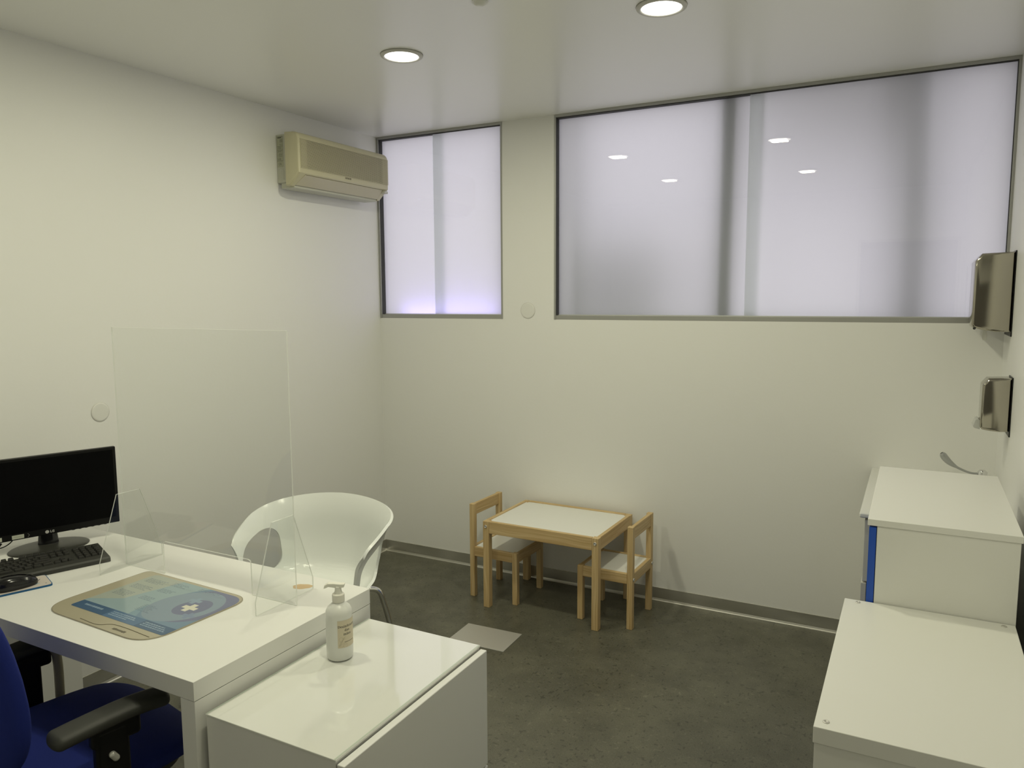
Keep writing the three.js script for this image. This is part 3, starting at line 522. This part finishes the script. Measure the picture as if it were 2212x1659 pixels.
// ---------------------------------------------------------------- white tub chair
{
  const t = thing('tub_chair', 'white moulded plastic tub chair with openings under its arms, behind the desk', 'chair', [0.812, 0, 1.503], 0.2);
  const NT = 150, NS = 74, SE = 0.425, HT = 0.675, HS = 0.70;
  const prof = new THREE.CatmullRomCurve3([[0, -0.012], [0.35, -0.016], [0.62, 0.012], [0.79, 0.11], [0.875, 0.34], [0.93, 0.64], [1.0, 1.0]].map((p) => new THREE.Vector3(p[0], p[1], 0)));
  const lut = []; for (let i = 0; i <= 400; i++) lut.push(prof.getPoint(i / 400));
  const P = (tt, s) => {
    const a = Math.abs(tt), sg = Math.sign(tt);
    // plan outline of the rim: round back, then nearly straight arms running forward (+z)
    let R, Cn; const A = 0.283, B = 0.198, fr = 0.60;
    if (a < fr) { const th = a / fr * Math.PI / 2; R = [sg * A * Math.sin(th) ** 0.92, -0.02 - B * Math.cos(th) ** 0.92]; Cn = [0, 0.02 - 0.03 * Math.cos(th)]; }
    else { const q = (a - fr) / (1 - fr); R = [sg * (A - 0.020 * q * q), -0.02 + 0.160 * q]; Cn = [0, 0.02 + 0.160 * q]; }
    const e = Math.min(1, a / 0.92), hs = e ** 1.5;
    let Ht = 0.750 - 0.105 * hs; if (a > 0.90) { const q = (a - 0.90) / 0.10; Ht -= 0.030 * q * q; }
    const k = s * 400, i = Math.min(399, Math.floor(k)), p = lut[i].clone().lerp(lut[i + 1], k - i);
    const roll = s > 0.86 ? (s - 0.86) / 0.14 : 0;
    const up = Math.min(1, Math.max(0, (a - 0.45) / 0.45)), steep = up * up * (3 - 2 * up);
    const r = p.x + steep * (Math.min(1, p.x ** 0.55) - p.x) * 0.9 + roll * roll * 0.075;
    const front = Math.max(0, (a - 0.9) / 0.1) * Math.max(0, 1 - s / 0.55) * 0.02; // seat edge rolls down at the front
    return new THREE.Vector3(Cn[0] + (R[0] - Cn[0]) * r, SE + p.y * (Ht - SE) - front, Cn[1] + (R[1] - Cn[1]) * r);
  };
  // opening under each arm, as a superellipse in (tt, s); u is its radius measure
  const hole = (tt, s) => { const x = (Math.abs(tt) - HT) / 0.262, y = (s - HS) / 0.180; return (Math.abs(x) ** 3.4 + Math.abs(y) ** 3.4) ** (1 / 3.4); };
  const dom = [], val = []; for (let i = 0; i <= NT; i++) for (let j = 0; j <= NS; j++) { const tt = -1 + 2 * i / NT, s = j / NS; dom.push([tt, s]); val.push(hole(tt, s)); }
  const id = (i, j) => i * (NS + 1) + j, keep = new Uint8Array(dom.length);
  for (let i = 0; i <= NT; i++) for (let j = 0; j <= NS; j++) {
    const k = id(i, j); if (val[k] >= 1) { keep[k] = 1; continue; }
    let near = false; for (let di = -1; di <= 1; di++) for (let dj = -1; dj <= 1; dj++) { const I = i + di, J = j + dj; if (I >= 0 && I <= NT && J >= 0 && J <= NS && val[id(I, J)] >= 1) near = true; }
    if (near) { keep[k] = 1; const [tt, s] = dom[k], sg = Math.sign(tt), f = 1 / val[k]; dom[k] = [sg * (HT + (Math.abs(tt) - HT) * f), HS + (s - HS) * f]; }
  }
  const pos = [], nor = [], th = 0.0055;
  const pts = dom.map(([tt, s]) => P(tt, s));
  const norm = dom.map(([tt, s]) => { const e = 0.004, a = P(Math.min(1, tt + e), s).sub(P(Math.max(-1, tt - e), s)), b = P(tt, Math.min(1, Math.max(0.02, s) + e)).sub(P(tt, Math.max(0.012, s - e))); const n = a.cross(b); return n.lengthSq() > 1e-14 ? n.normalize() : new THREE.Vector3(0, 1, 0); });
  for (const n of norm) if (!isFinite(n.x)) n.set(0, 1, 0);
  const idx = []; const N = dom.length, edge = new Map();
  const tri = (a, b, c) => { if (!(keep[a] && keep[b] && keep[c])) return; if (val[a] < 1 && val[b] < 1 && val[c] < 1) return; idx.push([a, b, c]); for (const [p, q] of [[a, b], [b, c], [c, a]]) { const kk = p < q ? p * N + q : q * N + p; if (edge.has(kk)) edge.set(kk, null); else edge.set(kk, [p, q]); } };
  for (let i = 0; i < NT; i++) for (let j = 1; j < NS; j++) { const a = id(i, j), b = id(i + 1, j), c = id(i + 1, j + 1), d = id(i, j + 1); tri(a, b, c); tri(a, c, d); }
  const verts = [...pts.map((p, k) => p.clone().addScaledVector(norm[k], th)), ...pts.map((p, k) => p.clone().addScaledVector(norm[k], -th)), ...pts.map((p) => p.clone())];
  const F = []; for (const [a, b, c] of idx) { F.push(a, b, c, a + N, c + N, b + N); }
  for (const e of edge.values()) if (e) { const [p, q] = e; F.push(q, p, p + N, q, p + N, q + N); }
  // close the small gap along the seat spine
  const g = new THREE.BufferGeometry(); g.setAttribute('position', new THREE.Float32BufferAttribute(verts.flatMap((p) => [p.x, p.y, p.z]), 3)); g.setIndex(F);
  mesh('shell', toCreasedNormals(mergeVertices(g, 1e-5), 1.0), M.plasticWhite, t);
  mesh('seat_plate', box(0.20, 0.008, 0.20, 0, SE - 0.026, 0.03, 0.003), M.black, t);
  for (const sx of [-1, 1]) for (const sz of [-1, 1]) mesh('leg', tube([[sx * 0.05, SE - 0.036, 0.03 + sz * 0.05], [sx * 0.15, SE - 0.036, 0.02 + sz * 0.14], [sx * 0.19, SE - 0.05, 0.02 + sz * 0.175], [sx * 0.205, SE - 0.10, 0.02 + sz * 0.19], [sx * 0.235, 0.15, 0.02 + sz * 0.215], [sx * 0.25, 0.004, 0.02 + sz * 0.23]], 0.011, 50, 14), M.chrome, t);
}

// ---------------------------------------------------------------- blue office chair
{
  const t = thing('office_chair', 'blue fabric office chair with black armrests drawn up to the desk', 'chair', [1.03, 0, 2.632], -0.20);
  // local -z is forwards
  const pad = (w, d, h, ez, top) => { const g = new THREE.SphereGeometry(1, 56, 32), q = g.attributes.position, sg = (v, e) => Math.sign(v) * Math.abs(v) ** e; for (let i = 0; i < q.count; i++) { const x = sg(q.getX(i), 0.55), y = sg(q.getY(i), 0.6), z = sg(q.getZ(i), ez); q.setXYZ(i, x * w / 2, y * h / 2, z * d / 2); } g.computeVertexNormals(); return g; };
  mesh('seat', (() => { const g = pad(0.50, 0.48, 0.075, 0.55); const q = g.attributes.position; for (let i = 0; i < q.count; i++) { const z = q.getZ(i); if (z < -0.12) q.setY(i, q.getY(i) - (z + 0.12) ** 2 * 1.6); } g.computeVertexNormals(); return g; })().translate(0, 0.445, -0.02), M.blueCloth, t);
  mesh('seat_shell', pad(0.46, 0.42, 0.05, 0.6).translate(0, 0.405, -0.01), M.blackSoft, t);
  const br = new THREE.SphereGeometry(1, 56, 40), q = br.attributes.position, sg = (v, e) => Math.sign(v) * Math.abs(v) ** e;
  for (let i = 0; i < q.count; i++) { const x = sg(q.getX(i), 0.62) * 0.262, y = sg(q.getY(i), 0.62) * 0.27, z = sg(q.getZ(i), 0.7) * 0.04; q.setXYZ(i, x * (1 - 0.10 * Math.max(0, y / 0.27)), y, z - 0.9 * x * x + 0.12 * y + 0.35 * (y + 0.05) * (y + 0.05)); }
  br.computeVertexNormals();
  mesh('backrest', br.translate(0.0, 0.77, 0.245), M.blueCloth, t);
  mesh('back_bracket', tube([[0, 0.40, 0.10], [0, 0.40, 0.27], [0, 0.46, 0.315], [0, 0.62, 0.305], [0, 0.72, 0.30]], 0.018), M.blackSoft, t);
  for (const s of [-1, 1]) {
    // curved armrest pad: flat capsule bent slightly
    const pts = [[s * 0.262, 0.612, 0.135], [s * 0.264, 0.620, 0.06], [s * 0.266, 0.626, -0.04], [s * 0.262, 0.618, -0.125]], cv = new THREE.CatmullRomCurve3(pts.map((p) => new THREE.Vector3(...p)));
    const g = new THREE.SphereGeometry(1, 24, 40).rotateX(Math.PI / 2), p = g.attributes.position;
    for (let i = 0; i < p.count; i++) { const zz = p.getZ(i), u = 0.5 - 0.5 * zz, c = cv.getPoint(Math.min(1, Math.max(0, u))), rr = Math.sqrt(Math.max(0, 1 - zz * zz)), e = rr > 1e-6 ? Math.min(1, (1 - Math.abs(zz)) / 0.16) : 0, k = Math.sqrt(Math.max(0, 1 - (1 - e) ** 2)), x = rr > 1e-6 ? p.getX(i) / rr : 0, y = rr > 1e-6 ? p.getY(i) / rr : 0; p.setXYZ(i, c.x + sg(x, 0.7) * 0.037 * k, c.y + sg(y, 0.75) * 0.017 * k, c.z); }
    g.computeVertexNormals();
    const arm = mesh('armrest', g, M.blackSoft, t);
    mesh('arm_post', plain([box(0.030, 0.20, 0.075, s * 0.266, 0.50, 0.01, 0.010), box(0.028, 0.06, 0.11, s * 0.266, 0.590, 0.0, 0.010), box(0.12, 0.018, 0.06, s * 0.215, 0.400, 0.01, 0.006)]), M.black, t);
    mesh('height_button', new THREE.CapsuleGeometry(0.008, 0.012, 6, 14).rotateX(0.6).translate(s * 0.284, 0.535, 0.012), mat(C(0.62, 0.62, 0.58), 0.35, { metalness: 0.3 }), arm);
  }
  mesh('arm_bracket', tube([[-0.262, 0.602, -0.055], [-0.262, 0.588, -0.066], [-0.262, 0.56, -0.070], [-0.262, 0.42, -0.070]], 0.012, 30, 10).scale(1, 1, 1), mat(C(0.50, 0.46, 0.32), 0.4), t);
  mesh('gas_lift', new THREE.CylinderGeometry(0.022, 0.028, 0.28, 24).translate(0, 0.245, 0), M.black, t);
  for (let k = 0; k < 5; k++) {
    const a = k * Math.PI * 0.4 + 0.3, c = Math.cos(a), s = Math.sin(a);
    mesh('base_arm', tube([[0, 0.115, 0], [c * 0.10, 0.112, s * 0.10], [c * 0.28, 0.075, s * 0.28]], 0.018, 16), M.blackSoft, t);
    mesh('castor', plain([new THREE.CylinderGeometry(0.028, 0.028, 0.018, 20).rotateZ(Math.PI / 2).translate(0.014, 0, 0), new THREE.CylinderGeometry(0.028, 0.028, 0.018, 20).rotateZ(Math.PI / 2).translate(-0.014, 0, 0), new THREE.CylinderGeometry(0.008, 0.008, 0.05, 10).translate(0, 0.03, 0)]).rotateY(a * 1.7).translate(c * 0.28, 0.0285, s * 0.28), M.black, t);
  }
}
renderer.render(scene, camera);
